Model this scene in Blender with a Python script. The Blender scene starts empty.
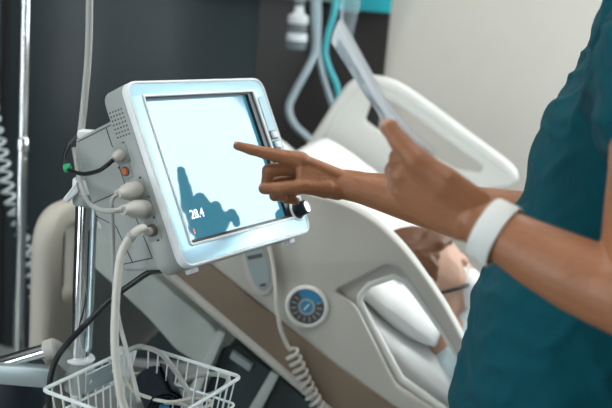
import bpy, bmesh, math, random
from mathutils import Vector, Matrix, noise
random.seed(7)
C = bpy.context.scene.collection
R = math.radians
V = Vector
# ------------------------------------------------------------------ camera maths
F = 900.0; PITCH = R(12); ROLL = R(5); EYE = V((0, 0, 1.32))
_fw = V((0, math.cos(PITCH), -math.sin(PITCH))); _rt = V((1, 0, 0)); _up = _rt.cross(_fw)
CR = _rt * math.cos(ROLL) + _up * math.sin(ROLL)
CU = _up * math.cos(ROLL) - _rt * math.sin(ROLL)
def ray(px, py): return _fw + CR * ((px - 306) / F) - CU * ((py - 204) / F)
def at(px, py, Y):
    d = ray(px, py); return EYE + d * (Y / d.y)
def atz(px, py, z):
    d = ray(px, py); return EYE + d * ((z - EYE.z) / d.z)
# ------------------------------------------------------------------ materials
MATS = {}
def mat(name, col, rough=.5, metal=0., spec=.5, bump=0., bscale=60., var=0., vscale=8., emit=None, estr=0., trans=0., ior=1.45, sss=0., coat=0., sheen=0.):
    if name in MATS: return MATS[name]
    m = bpy.data.materials.new(name); m.use_nodes = True; nt = m.node_tree; b = nt.nodes['Principled BSDF']
    b.inputs['Base Color'].default_value = (*col, 1); b.inputs['Roughness'].default_value = rough
    b.inputs['Metallic'].default_value = metal; b.inputs['Specular IOR Level'].default_value = spec
    b.inputs['IOR'].default_value = ior; b.inputs['Transmission Weight'].default_value = trans
    b.inputs['Coat Weight'].default_value = coat; b.inputs['Sheen Weight'].default_value = sheen
    if sss:
        b.inputs['Subsurface Weight'].default_value = sss; b.inputs['Subsurface Radius'].default_value = (.012, .005, .003); b.inputs['Subsurface Scale'].default_value = 1
    if emit: b.inputs['Emission Color'].default_value = (*emit, 1); b.inputs['Emission Strength'].default_value = estr
    tc = nt.nodes.new('ShaderNodeTexCoord')
    if var:
        n = nt.nodes.new('ShaderNodeTexNoise'); n.inputs['Scale'].default_value = vscale; n.inputs['Detail'].default_value = 4
        nt.links.new(tc.outputs['Object'], n.inputs['Vector'])
        mx = nt.nodes.new('ShaderNodeMix'); mx.data_type = 'RGBA'
        mx.inputs['A'].default_value = (*[c * (1 - var) for c in col], 1); mx.inputs['B'].default_value = (*[min(1, c * (1 + var)) for c in col], 1)
        nt.links.new(n.outputs['Fac'], mx.inputs['Factor']); nt.links.new(mx.outputs['Result'], b.inputs['Base Color'])
    if bump:
        n = nt.nodes.new('ShaderNodeTexNoise'); n.inputs['Scale'].default_value = bscale; n.inputs['Detail'].default_value = 5
        nt.links.new(tc.outputs['Object'], n.inputs['Vector'])
        bp = nt.nodes.new('ShaderNodeBump'); bp.inputs['Strength'].default_value = bump; bp.inputs['Distance'].default_value = .004
        nt.links.new(n.outputs['Fac'], bp.inputs['Height']); nt.links.new(bp.outputs['Normal'], b.inputs['Normal'])
    MATS[name] = m; return m
M_wall = mat('beige_wall_paint', (.55, .525, .475), .75, bump=.05, bscale=200, var=.03)
M_white = mat('ceiling_white', (.8, .8, .78), .8, bump=.05)
M_dark = mat('dark_wall_laminate', (.030, .044, .050), .30, spec=.5, var=.25, vscale=3)
M_gap = mat('dark_gap', (.012, .012, .013), .6, var=.1)
M_floor = mat('grey_vinyl_floor', (.30, .31, .30), .35, var=.12, vscale=20)
M_teal = mat('teal_panel', (.02, .36, .42), .4, var=.05)
M_case = mat('grey_device_plastic', (.33, .36, .345), .42, bump=.12, bscale=900, var=.03)
M_case2 = mat('grey_device_plastic_dark', (.27, .295, .285), .45, bump=.12, bscale=900, var=.03)
M_rim = mat('white_device_plastic', (.82, .86, .87), .3, var=.02)
M_bezel = mat('blue_silver_bezel', (.36, .56, .66), .33, metal=.35, var=.06, vscale=5)
M_black = mat('black_plastic', (.012, .014, .016), .35, var=.1)
M_navy = mat('dark_blue_rubber', (.006, .014, .024), .55, var=.2)
M_btn = mat('pale_button_plastic', (.78, .85, .88), .35, var=.03)
M_chrome = mat('polished_chrome', (.80, .82, .83), .10, metal=1., var=.05)
M_steel = mat('brushed_steel', (.42, .50, .52), .35, metal=.7, var=.1, vscale=40)
M_plug = mat('connector_grey_plastic', (.50, .49, .45), .45, var=.05)
M_cable = mat('grey_cable_rubber', (.40, .41, .39), .5, var=.06)
M_cablew = mat('cream_tube_rubber', (.62, .61, .56), .45, var=.05)
M_port = mat('port_plastic', (.10, .075, .06), .4, var=.1)
M_orange = mat('orange_port_light', (.55, .13, .03), .4, var=.1)
M_green = mat('green_ring_plastic', (.02, .42, .16), .4, var=.05)
M_wire = mat('white_coated_wire', (.66, .72, .72), .35, var=.05)
M_rail = mat('warm_grey_bed_plastic', (.49, .475, .43), .42, bump=.04, bscale=500, var=.02)
M_railw = mat('white_bed_plastic', (.74, .745, .71), .35, var=.02)
M_brown = mat('taupe_bed_band', (.20, .150, .105), .5, var=.05, vscale=5)
M_deck = mat('pale_green_grey_deck', (.42, .46, .43), .45, bump=.4, bscale=30, var=.18, vscale=14)
M_hbpanel = mat('headboard_panel_grey', (.36, .40, .41), .4, var=.05)
M_hbframe = mat('headboard_frame_beige', (.50, .47, .41), .45, var=.04)
M_base = mat('dark_bed_base', (.012, .026, .030), .4, var=.2)
M_sheet = mat('white_bed_linen', (.86, .87, .87), .8, bump=.3, bscale=25, var=.03)
M_gown = mat('pale_blue_gown', (.55, .68, .72), .8, bump=.5, bscale=40, var=.15, vscale=25)
M_pend = mat('blue_grey_pendant', (.30, .36, .37), .4, var=.04)
M_blue = mat('gauge_blue', (.03, .22, .42), .4, var=.05)
M_gdark = mat('gauge_charcoal', (.085, .08, .08), .4, var=.1)
M_skin = mat('brown_skin', (.33, .138, .064), .38, bump=.35, bscale=120, var=.12, vscale=30, sss=.12)
M_skin2 = mat('light_skin', (.62, .38, .28), .5, bump=.1, bscale=120, var=.08, vscale=20, sss=.12)
M_nail = mat('fingernail', (.62, .36, .28), .25, var=.05)
M_hair = mat('brown_hair', (.15, .062, .028), .45, bump=.7, bscale=60, var=.45, vscale=30)
M_hair2 = mat('dark_hair', (.02, .012, .01), .45, bump=.6, bscale=90, var=.3, vscale=60)
M_scrub = mat('teal_scrub_cotton', (.0, .066, .090), .85, spec=.2, bump=.25, bscale=260, var=.12, vscale=12, sheen=.03)
M_band = mat('white_silicone', (.72, .74, .72), .45, var=.04)
M_paper = mat('white_card', (.80, .84, .86), .5, var=.03)
_pn = M_paper.node_tree; _tr = _pn.nodes.new('ShaderNodeBsdfTranslucent'); _tr.inputs[0].default_value = (.95, .97, 1, 1); _mx = _pn.nodes.new('ShaderNodeMixShader'); _mx.inputs[0].default_value = .55
_pn.links.new(_pn.nodes['Principled BSDF'].outputs[0], _mx.inputs[1]); _pn.links.new(_tr.outputs[0], _mx.inputs[2]); _pn.links.new(_mx.outputs[0], _pn.nodes['Material Output'].inputs['Surface'])
M_eye = mat('eye_white', (.8, .78, .75), .2, var=.02)
M_clear = mat('clear_plastic', (.80, .90, .94), .12, trans=.85, ior=1.3, var=.03)
M_tube = mat('grey_blue_tubing', (.33, .42, .46), .3, var=.08)
M_tubet = mat('teal_tubing', (.06, .42, .48), .3, var=.08)
M_coilw = mat('pale_coil_cord', (.68, .76, .78), .4, var=.05)
M_text = mat('screen_digits', (.9, .95, 1.), .5, emit=(.9, .97, 1.), estr=1.3)
M_red = mat('screen_red_mark', (.8, .2, .15), .5, emit=(.9, .2, .12), estr=.6)
M_lamp = mat('lamp_diffuser', (.9, .9, .9), .5, emit=(1., .97, .92), estr=13.)
M_window = mat('frosted_window_glass', (.9, .9, .9), .5, emit=(.86, .95, 1.), estr=7.)
M_window_added = mat('added_window_glow', (.9, .9, .9), .5, emit=(.88, .96, 1.), estr=5.5)  # glow of the two added windows out of view
M_dark2 = mat('brown_laminate_no_sheen', (.026, .023, .022), .38, var=.2, vscale=3)
# monitor glass: dark blue lit display under a reflective pane
def screen_mat():
    m = bpy.data.materials.new('monitor_display'); m.use_nodes = True; nt = m.node_tree; b = nt.nodes['Principled BSDF']
    b.inputs['Base Color'].default_value = (.01, .03, .04, 1); b.inputs['Roughness'].default_value = .2
    b.inputs['Specular IOR Level'].default_value = 0; b.inputs['Emission Color'].default_value = (.05, .22, .31, 1); b.inputs['Emission Strength'].default_value = 1.
    g = nt.nodes.new('ShaderNodeBsdfGlossy'); g.inputs['Roughness'].default_value = .05; g.inputs['Color'].default_value = (.93, .98, 1, 1)
    fr = nt.nodes.new('ShaderNodeMixShader'); fr.inputs[0].default_value = .112
    nt.links.new(b.outputs[0], fr.inputs[1]); nt.links.new(g.outputs[0], fr.inputs[2])
    nt.links.new(fr.outputs[0], nt.nodes['Material Output'].inputs['Surface'])
    return m
M_screen = screen_mat()
def print_mat():
    m = mat('printed_picture', (.3, .34, .36), .35, var=.1)
    nt = m.node_tree; b = nt.nodes['Principled BSDF']
    tc = nt.nodes.new('ShaderNodeTexCoord'); n = nt.nodes.new('ShaderNodeTexNoise'); n.inputs['Scale'].default_value = 45; n.inputs['Detail'].default_value = 6
    cr = nt.nodes.new('ShaderNodeValToRGB'); e = cr.color_ramp.elements
    e[0].position = .38; e[0].color = (.20, .24, .26, 1); e[1].position = .62; e[1].color = (.66, .71, .73, 1)
    nt.links.new(tc.outputs['Object'], n.inputs['Vector']); nt.links.new(n.outputs['Fac'], cr.inputs[0]); nt.links.new(cr.outputs[0], b.inputs['Base Color'])
    return m
M_print = print_mat()
# ------------------------------------------------------------------ object helpers
def shade(me, ang=38):
    bm = bmesh.new(); bm.from_mesh(me)
    bmesh.ops.recalc_face_normals(bm, faces=bm.faces)
    for f in bm.faces: f.smooth = True
    for e in bm.edges:
        if len(e.link_faces) == 2 and e.calc_face_angle(0) > R(ang): e.smooth = False
    bm.to_mesh(me); bm.free()
def obj(name, bm, m, parent=None, ang=38):
    me = bpy.data.meshes.new(name)
    if isinstance(bm, bmesh.types.BMesh): bm.to_mesh(me); bm.free()
    else: me = bm; me.name = name
    shade(me, ang)
    me.materials.clear(); me.materials.append(m)
    o = bpy.data.objects.new(name, me); C.objects.link(o)
    if parent: o.parent = parent
    return o
def tag(o, label, cat, group=None):
    o['label'] = label; o['category'] = cat
    if group: o['group'] = group
    return o
def thing(name, label, cat, loc=(0, 0, 0), mtx=None, group=None):
    o = bpy.data.objects.new(name, None); o.empty_display_size = .05; C.objects.link(o)
    if mtx is not None: o.matrix_world = mtx
    else: o.location = loc
    return tag(o, label, cat, group)
def world_part(name, bm, m, parent, ang=38):
    """part built in world coordinates, parented to a thing placed at its base"""
    o = obj(name, bm, m, None, ang); o.parent = parent; o.matrix_parent_inverse = wm(parent).inverted(); return o
def wm(o):
    m = o.matrix_basis.copy()
    if o.parent: m = wm(o.parent) @ o.matrix_parent_inverse @ m
    return m
def struct(name, bm, m):
    o = obj(name, bm, m); o['kind'] = 'structure'; return o
def merge(dst, src, M=None):
    me = bpy.data.meshes.new('tmp'); src.to_mesh(me); src.free()
    if M: me.transform(M)
    dst.from_mesh(me); bpy.data.meshes.remove(me); return dst
def box(bm, c, s, bev=0., M=None, seg=2):
    b = bmesh.new(); bmesh.ops.create_cube(b, size=1)
    for v in b.verts: v.co = V((v.co.x * s[0] + c[0], v.co.y * s[1] + c[1], v.co.z * s[2] + c[2]))
    if bev: bmesh.ops.bevel(b, geom=b.edges[:], offset=bev, segments=seg, affect='EDGES', profile=.5)
    return merge(bm, b, M)
def bx(c, s, bev=0., M=None): return box(bmesh.new(), c, s, bev, M)
def spline(pts, n=8):
    pts = [V(p) for p in pts]; out = []
    P = [pts[0] * 2 - pts[1]] + pts + [pts[-1] * 2 - pts[-2]]
    for i in range(1, len(P) - 2):
        a, b, c, d = P[i - 1:i + 3]
        for k in range(n):
            t = k / n
            out.append(.5 * ((2 * b) + (c - a) * t + (2 * a - 5 * b + 4 * c - d) * t * t + (3 * b - a - 3 * c + d) * t ** 3))
    out.append(pts[-1]); return out
def tube(bm, pts, r, n=10, smooth=0, caps=True, closed=False):
    if smooth: pts = spline(pts, smooth)
    else: pts = [V(p) for p in pts]
    N = len(pts); rr = r if isinstance(r, (list, tuple)) else [r] * N
    if len(rr) != N: rr = [rr[min(len(rr) - 1, int(i * (len(rr) - 1) / (N - 1)))] + (rr[min(len(rr) - 1, int(i * (len(rr) - 1) / (N - 1)) + 1)] - rr[min(len(rr) - 1, int(i * (len(rr) - 1) / (N - 1)))]) * ((i * (len(rr) - 1) / (N - 1)) % 1) for i in range(N)]
    t = (pts[1] - pts[0]).normalized(); a = V((0, 0, 1)) if abs(t.z) < .9 else V((1, 0, 0))
    u = t.cross(a).normalized(); rings = []
    for i in range(N):
        if closed: tn = pts[(i + 1) % N] - pts[i - 1]
        else: tn = pts[min(i + 1, N - 1)] - pts[max(i - 1, 0)]
        if tn.length < 1e-9: tn = t
        tn = tn.normalized(); u = (u - tn * u.dot(tn)).normalized(); w = tn.cross(u)
        rings.append([bm.verts.new(pts[i] + (u * math.cos(2 * math.pi * k / n) + w * math.sin(2 * math.pi * k / n)) * rr[i]) for k in range(n)])
    for i in range(N if closed else N - 1):
        A, B = rings[i], rings[(i + 1) % N]
        for k in range(n): bm.faces.new((A[k], A[(k + 1) % n], B[(k + 1) % n], B[k]))
    if caps and not closed:
        bm.faces.new(rings[0][::-1]); bm.faces.new(rings[-1])
    return bm
def tb(pts, r, n=10, smooth=0, **k): return tube(bmesh.new(), pts, r, n, smooth, **k)
def lathe(bm, prof, M=None, n=28):
    b = bmesh.new(); rings = []
    for r, z in prof: rings.append([b.verts.new((max(r, 1e-5) * math.cos(2 * math.pi * k / n), max(r, 1e-5) * math.sin(2 * math.pi * k / n), z)) for k in range(n)])
    for A, B in zip(rings, rings[1:]):
        for k in range(n): b.faces.new((A[k], A[(k + 1) % n], B[(k + 1) % n], B[k]))
    b.faces.new(rings[0][::-1]); b.faces.new(rings[-1])
    return merge(bm, b, M)
def axis(p, d, up=V((0, 0, 1))):
    z = V(d).normalized(); x = up.cross(z)
    if x.length < 1e-4: x = V((1, 0, 0)).cross(z)
    x.normalize(); y = z.cross(x)
    return Matrix(((x.x, y.x, z.x, p[0]), (x.y, y.y, z.y, p[1]), (x.z, y.z, z.z, p[2]), (0, 0, 0, 1)))
def roundpoly(pts, rad, n=6):
    pts = [V((p[0], p[1])) for p in pts]; N = len(pts); out = []
    for i in range(N):
        r = rad[i] if isinstance(rad, (list, tuple)) else rad
        a, b, c = pts[i - 1], pts[i], pts[(i + 1) % N]
        d1 = (a - b); d2 = (c - b); l = min(r, d1.length * .48, d2.length * .48)
        p = b + d1.normalized() * l; q = b + d2.normalized() * l
        for k in range(n + 1):
            t = k / n; out.append((1 - t) ** 2 * p + 2 * t * (1 - t) * b + t * t * q)
    return out
def plate(outer, holes, thick, bev=.002, M=None, seg=3):
    """solid plate with holes: outline in xy, thickness centred on z=0"""
    cu = bpy.data.curves.new('tmp', 'CURVE'); cu.dimensions = '2D'; cu.fill_mode = 'BOTH'
    cu.extrude = thick / 2 - bev; cu.bevel_depth = bev; cu.bevel_resolution = seg; cu.offset = -bev
    for poly in [outer] + list(holes):
        s = cu.splines.new('POLY'); s.points.add(len(poly) - 1); s.use_cyclic_u = True
        for i, p in enumerate(poly): s.points[i].co = (p[0], p[1], 0, 1)
    o = bpy.data.objects.new('tmp', cu); C.objects.link(o)
    dg = bpy.context.evaluated_depsgraph_get(); me = bpy.data.meshes.new_from_object(o.evaluated_get(dg))
    bpy.data.objects.remove(o); bpy.data.curves.remove(cu)
    bm = bmesh.new(); bm.from_mesh(me); bpy.data.meshes.remove(me)
    bmesh.ops.remove_doubles(bm, verts=bm.verts, dist=1e-5)
    if M: bmesh.ops.transform(bm, matrix=M, verts=bm.verts)
    return bm
def hull(bm, balls):
    """convex hull of spheres (centre, radius) or (centre, (rx,ry,rz), matrix)"""
    b = bmesh.new()
    for bl in balls:
        c, r = V(bl[0]), bl[1]
        t = bmesh.new(); bmesh.ops.create_icosphere(t, subdivisions=3, radius=1)
        for v in t.verts:
            q = v.co * r if not isinstance(r, (tuple, list)) else V((v.co.x * r[0], v.co.y * r[1], v.co.z * r[2]))
            if len(bl) > 2: q = bl[2] @ q
            b.verts.new(c + q)
        t.free()
    res = bmesh.ops.convex_hull(b, input=b.verts[:])
    junk = [g for g in b.verts if not g.link_faces]
    bmesh.ops.delete(b, geom=junk, context='VERTS')
    return merge(bm, b)
def limb(bm, pts, rad):
    for i in range(len(pts) - 1): hull(bm, [(pts[i], rad[i]), (pts[i + 1], rad[i + 1])])
    return bm
def finger(bm, pts, rad):
    P = [pts[0]]; Q = [rad[0]]
    for a, b, p, q in zip(pts, pts[1:], rad, rad[1:]):
        P += [a.lerp(b, .5), b]; Q += [(p * .45 + q * .55) * .935, q]
    return limb(bm, P, Q)
def blend(bm, vox, smooth=4, fac=.5, disp=None):
    """melt overlapping volumes into one continuous skin"""
    me = bpy.data.meshes.new('tmp'); bmesh.ops.recalc_face_normals(bm, faces=bm.faces); bm.to_mesh(me); bm.free()
    o = bpy.data.objects.new('tmp', me); C.objects.link(o)
    r = o.modifiers.new('r', 'REMESH'); r.mode = 'VOXEL'; r.voxel_size = vox
    s = o.modifiers.new('s', 'SMOOTH'); s.factor = fac; s.iterations = smooth
    dg = bpy.context.evaluated_depsgraph_get(); me2 = bpy.data.meshes.new_from_object(o.evaluated_get(dg))
    bpy.data.objects.remove(o); bpy.data.meshes.remove(me)
    if disp:
        for v, nn in zip(me2.vertices, [x.vector.copy() for x in me2.vertex_normals]): v.co += nn * disp(v.co)
    b = bmesh.new(); b.from_mesh(me2); bpy.data.meshes.remove(me2); return b
def helix(pts, r, turns, wire, n=7, step=12, smooth=8):
    path = spline(pts, smooth); L = [0]
    for a, b in zip(path, path[1:]): L.append(L[-1] + (b - a).length)
    out = []; N = int(turns * step); u = V((0, 1, 0)); j = 0
    for i in range(N + 1):
        s = L[-1] * i / N
        while j < len(L) - 2 and L[j + 1] < s: j += 1
        t = (path[j + 1] - path[j]).normalized(); p = path[j] + (path[j + 1] - path[j]) * ((s - L[j]) / max(1e-9, L[j + 1] - L[j]))
        u = (u - t * u.dot(t)).normalized(); w = t.cross(u); a = 2 * math.pi * i / step
        out.append(p + (u * math.cos(a) + w * math.sin(a)) * r)
    return tb(out, wire, n)

# ================================================================== THE ROOM
YB = 3.2; XR = at(388, 40, YB - .03).x
struct('floor', bx((.1, .6, -.05), (5.2, 5.8, .1)), M_floor)
struct('ceiling', bx((.1, .6, 3.1), (5.2, 5.8, .1)), M_white)
struct('wall_back', bx((.1, YB + .05, 1.525), (5.2, .1, 3.05)), M_wall)
M_unseen_dark = mat('unseen_wall_dark', (.05, .058, .062), .7, var=.05)  # unseen walls made dark to cut fill and stripe the chrome
struct('wall_left', bx((-2.35, .6, 1.525), (.1, 5.4, 3.05)), M_unseen_dark)
struct('wall_front', bx((.1, -2.15, 1.525), (5.2, .1, 3.05)), M_unseen_dark)
wr = bmesh.new()     # right wall with the window opening y 1.75..3.1, z 1.0..2.95
box(wr, (2.6, -.175, 1.525), (.1, 3.85, 3.05)); box(wr, (2.6, 3.18, 1.525), (.1, .04, 3.05))
box(wr, (2.6, 2.455, .5), (.1, 1.41, 1.0)); box(wr, (2.6, 2.455, 3.02), (.1, 1.41, .06))
struct('wall_right', wr, M_wall)
w1 = struct('window_1', plate([(-.705, -1.0), (.705, -1.0), (.705, .99), (-.705, .99)], [[(-.685, -.965), (.685, -.965), (.685, .955), (-.685, .955)]], .08, .004,
            Matrix.Translation((2.6, 2.455, 2.0)) @ Matrix.Rotation(R(90), 4, 'Z') @ Matrix.Rotation(R(90), 4, 'X')), M_white)
world_part('window_pane', bx((2.61, 2.455, 1.995), (.012, 1.38, 1.93)), M_window, w1)
struct('baseboard_back', bx((XR + 1.15, YB - .008, .06), (2.25, .016, .12), .003), M_white)
def add_light_window(n, M, w, h):  # tall windows added out of view, for chrome highlights and side light
    f = struct('window_%d' % n, plate([(-w / 2 - .05, -h / 2 - .05), (w / 2 + .05, -h / 2 - .05), (w / 2 + .05, h / 2 + .05), (-w / 2 - .05, h / 2 + .05)], [[(-w / 2, -h / 2), (w / 2, -h / 2), (w / 2, h / 2), (-w / 2, h / 2)]], .05, .004, M), M_white)
    world_part('window_pane', bx((0, 0, 0), (w, h, .01), 0, M), M_window_added, f)
add_light_window(2, Matrix.Translation((-2.27, .1, 1.3)) @ Matrix.Rotation(R(90), 4, 'Z') @ Matrix.Rotation(R(90), 4, 'X'), .75, 2.3)
add_light_window(3, Matrix.Translation((-1.2, -2.07, 1.3)) @ Matrix.Rotation(R(90), 4, 'X'), .5, 2.3)
# dark laminated headwall cladding: boards with a narrow black joint
XR = at(388, 40, YB - .03).x
XM = at(258, 30, YB - .03).x
struct('trim_1', bx(((-1.08 + XM) / 2, YB - .02, 1.225), (XM + 1.08, .03, 2.45), .002), M_dark)
struct('trim_4', bx(((XM + XR) / 2, YB - .02, 1.225), (XR - XM - .001, .03, 2.45), .002), M_dark2)  # browner board: this colour step paints the gradual fade of the sheen
struct('trim_2', bx((-1.70, YB - .02, 1.225), (1.18, .03, 2.45), .002), M_dark)
struct('trim_3', bx((-1.1, YB - .01, 1.225), (.04, .015, 2.45)), M_gap)
# teal medical supply rail on the headwall
zt = at(362, 11, YB - .06).z
st = thing('service_panel', 'turquoise panel at the top of the dark headwall, right end above the bed', 'wall panel', (at(362, 11, YB - .06).x, YB - .07, zt))
a, b = at(334, 11, YB - .07).x, XR - .005
world_part('teal_cover', bx(((a + b) / 2, YB - .07, zt + .11), (b - a, .06, .22), .005), M_teal, st)
a0 = -.55
world_part('steel_rail', bx(((a + a0) / 2, YB - .06, at(300, 1, YB - .07).z + .03), (a - a0, .03, .05), .004), M_steel, st)
for x in (a0 + .03, a - .05): world_part('rail_bracket', bx((x, YB - .045, at(300, 1, YB - .07).z + .03), (.02, .035, .07), .003), M_black, st)
# ceiling lights
for i, (x, y, s) in enumerate(((-.75, 1.5, 'above the monitor'), (.75, 2.2, 'above the bed'), (.5, .2, 'above the camera side of the room'))):
    t = thing('ceiling_light', 'square recessed ceiling light ' + s, 'ceiling light', (x, y, 3.05), group='square ceiling lights')
    obj('frame', plate([(-.3, -.3), (.3, -.3), (.3, .3), (-.3, .3)], [[(-.27, -.27), (.27, -.27), (.27, .27), (-.27, .27)]], .02, .002, Matrix.Translation((0, 0, -.011))), M_white, t)
    obj('diffuser', bx((0, 0, -.008), (.53, .53, .008)), M_lamp, t)

# ================================================================== PATIENT MONITOR
TH, PH = R(58.7), R(27.7)
mn = V((math.sin(TH) * math.cos(PH), -math.cos(TH) * math.cos(PH), math.sin(PH))); mr = V((math.cos(TH), math.sin(TH), 0)); mu = mn.cross(mr)
MC = V((-.128, 1.38, 1.080))
MM = Matrix(((mr.x, mu.x, mn.x, MC.x), (mr.y, mu.y, mn.y, MC.y), (mr.z, mu.z, mn.z, MC.z), (0, 0, 0, 1)))
mon = thing('patient_monitor', 'grey touchscreen patient monitor tilted on its chrome pole, pointed at by the hand', 'medical monitor', mtx=MM)
W, H = .337, .2805
def rrect(x0, x1, y0, y1, r): return roundpoly([(x0, y0), (x1, y0), (x1, y1), (x0, y1)], r)
SX0, SX1, SY0, SY1 = -.137, .131, -.107, .115
out = rrect(-W / 2, W / 2, -H / 2, H / 2, .024)
obj('casing', plate(out, [], .040, .005, Matrix.Translation((0, 0, -.030)), 4), M_case, mon)
obj('front_rim', plate(rrect(-W / 2 + .0005, W / 2 - .0005, -H / 2 + .0005, H / 2 - .0005, .024), [rrect(-W / 2 + .006, W / 2 - .006, -H / 2 + .006, H / 2 - .006, .018)], .014, .0035, Matrix.Translation((0, 0, -.006)), 4), M_rim, mon)
hole = rrect(SX0, SX1, SY0, SY1, .003)
obj('bezel', plate(rrect(-W / 2 + .005, W / 2 - .005, -H / 2 + .005, H / 2 - .005, .019), [hole], .012, .0015, Matrix.Translation((0, 0, -.0065))), M_bezel, mon)
obj('screen_lip', plate(rrect(SX0 - .0035, SX1 + .0035, SY0 - .0035, SY1 + .0035, .005), [rrect(SX0 + .0005, SX1 - .0005, SY0 + .0005, SY1 - .0005, .003)], .004, .001, Matrix.Translation((0, 0, -.0005))), M_rim, mon)
obj('screen_surround', plate(hole, [rrect(SX0 + .004, SX1 - .014, SY0 + .005, SY1 - .003, .001)], .010, .0005, Matrix.Translation((0, 0, -.0075))), M_black, mon)
scr = obj('screen', bx(((SX0 + SX1) / 2, (SY0 + SY1) / 2, -.0105), (SX1 - SX0 - .002, SY1 - SY0 - .002, .004)), M_screen, mon)
def text(name, s, size, M, m, parent, ext=.0003, sx=1.):
    cu = bpy.data.curves.new('t', 'FONT'); cu.body = s; cu.size = size; cu.extrude = ext; cu.align_x = 'CENTER'; cu.align_y = 'CENTER'; cu.resolution_u = 3
    o = bpy.data.objects.new('t', cu); C.objects.link(o)
    me = bpy.data.meshes.new_from_object(o.evaluated_get(bpy.context.evaluated_depsgraph_get())); bpy.data.objects.remove(o)
    me.transform(M @ Matrix.Scale(sx, 4, (1, 0, 0))); b = bmesh.new(); b.from_mesh(me); return obj(name, b, m, parent)
text('reading', '28.4', .0195, Matrix.Translation((-.096, -.066, -.0080)), M_text, scr, sx=.92)
obj('red_mark', bx((-.114, -.090, -.0082), (.0025, .008, .0006)), M_red, scr)
# right-hand key strip and controls
strip = obj('key_panel', plate(rrect(.1385, .1565, -.012, .105, .003), [], .0016, .0004, Matrix.Translation((0, 0, .0002))), mat('key_panel_film', (.42, .60, .68), .4, var=.05), mon)
for y in (.036, .018):
    k = obj('button', bx((.1475, y, .0035), (.0145, .0115, .007), .0025), M_btn, mon)
    world = obj('button_well', plate(rrect(.1385, .1565, y - .0078, y + .0078, .002), [], .0012, .0003, Matrix.Translation((0, 0, .0009))), M_black, mon)
kn = obj('rotary_knob', lathe(bmesh.new(), [(.0155, 0), (.0158, .003), (.0125, .004), (.0115, .005), (.0112, .020), (.0105, .022), (.0, .0222)], Matrix.Translation((.1440, -.0975, .0))), M_navy, mon)
obj('knob_cap', lathe(bmesh.new(), [(.0098, 0), (.0098, .0012), (.008, .002), (0, .0022)], Matrix.Translation((.1440, -.0975, .0215))), M_chrome, kn)
kr = bmesh.new()
for k in range(20):
    a = k * 2 * math.pi / 20; box(kr, (.1440 + math.cos(a) * .0114, -.0975 + math.sin(a) * .0114, .0125), (.0014, .0014, .013))
obj('knob_grip', kr, M_black, kn)
obj('knob_base_ring', lathe(bmesh.new(), [(.0185, 0), (.0185, .002), (.017, .003), (0, .003)], Matrix.Translation((.1440, -.0975, -.001))), M_btn, mon)
# rear housing, tapered, with seam lines
hp = roundpoly([(-.020, .112), (-.060, .100), (-.128, .100), (-.143, .078), (-.146, .0), (-.138, -.085), (-.125, -.112), (-.030, -.134)], .008, 4)
HB = Matrix(((0, 0, 1, 0), (0, 1, 0, 0), (1, 0, 0, 0), (0, 0, 0, 1)))   # xy outline (z,y) extruded along local x
obj('rear_housing', plate(hp, [], .318, .006, HB, 4), M_case, mon)
sm = bmesh.new()
for pl in ([(-.058, .094), (-.133, .094)], [(-.068, .094), (-.066, -.05), (-.060, -.108)], [(-.060, -.108), (-.134, -.100)], [(-.066, .0), (-.142, .0)], [(-.142, -.020), (-.110, -.045), (-.100, -.105)]):
    tube(sm, [(-.1592, y, z) for z, y in pl], .0007, 6)
obj('seam_line', sm, M_black, mon)
g = bmesh.new()                                             # speaker grille holes on the side of the casing
for i in range(5):
    for j in range(7):
        z = -.043 + i * .0058; y = .070 + j * .0062 - i * .0005
        lathe(g, [(.0014, 0), (.0014, .0006), (0, .0006)], Matrix.Translation((-W / 2 - .0001, y, z)) @ Matrix.Rotation(R(-90), 4, 'Y'), 8)
obj('speaker_grille', g, M_port, mon)
for z in (-.13, .125):
    obj('foot', bx((z, -H / 2 - .003, -.022), (.016, .008, .014), .002), M_rim, mon)
pb = bmesh.new()
for y, z, h, w in ((.046, -.046, .030, .026), (.020, -.047, .022, .020), (-.012, -.036, .030, .030), (-.040, -.035, .028, .030), (-.072, -.033, .030, .024)):
    box(pb, (-.1688, y, z), (.0012, h, w), .0005)
obj('port_plate', pb, M_case2, mon)
def side(y, z, o=0.): return MM @ V((-.1690 - o, y, z))
pn = -mr
obj('indicator_socket', lathe(bmesh.new(), [(.0070, 0), (.0070, .0025), (.005, .003), (0, .003)], Matrix.Translation((-.169, .021, -.048)) @ Matrix.Rotation(R(-90), 4, 'Y')), M_port, mon)
obj('indicator_light', lathe(bmesh.new(), [(.0048, 0), (.0048, .0018), (0, .0022)], Matrix.Translation((-.1716, .021, -.048)) @ Matrix.Rotation(R(-90), 4, 'Y')), M_orange, mon)
obj('hose_port', lathe(bmesh.new(), [(.009, 0), (.009, .004), (.006, .006), (0, .006)], Matrix.Translation((-.169, -.072, -.033)) @ Matrix.Rotation(R(-90), 4, 'Y')), M_port, mon)
for y, z in ((.060, -.036), (.030, -.058), (.004, -.026), (-.026, -.022), (-.056, -.024), (-.088, -.030), (.033, -.036)):
    obj('port_icon', bx((-.1690, y, z), (.0008, .003, .004)), M_black, mon)

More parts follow.
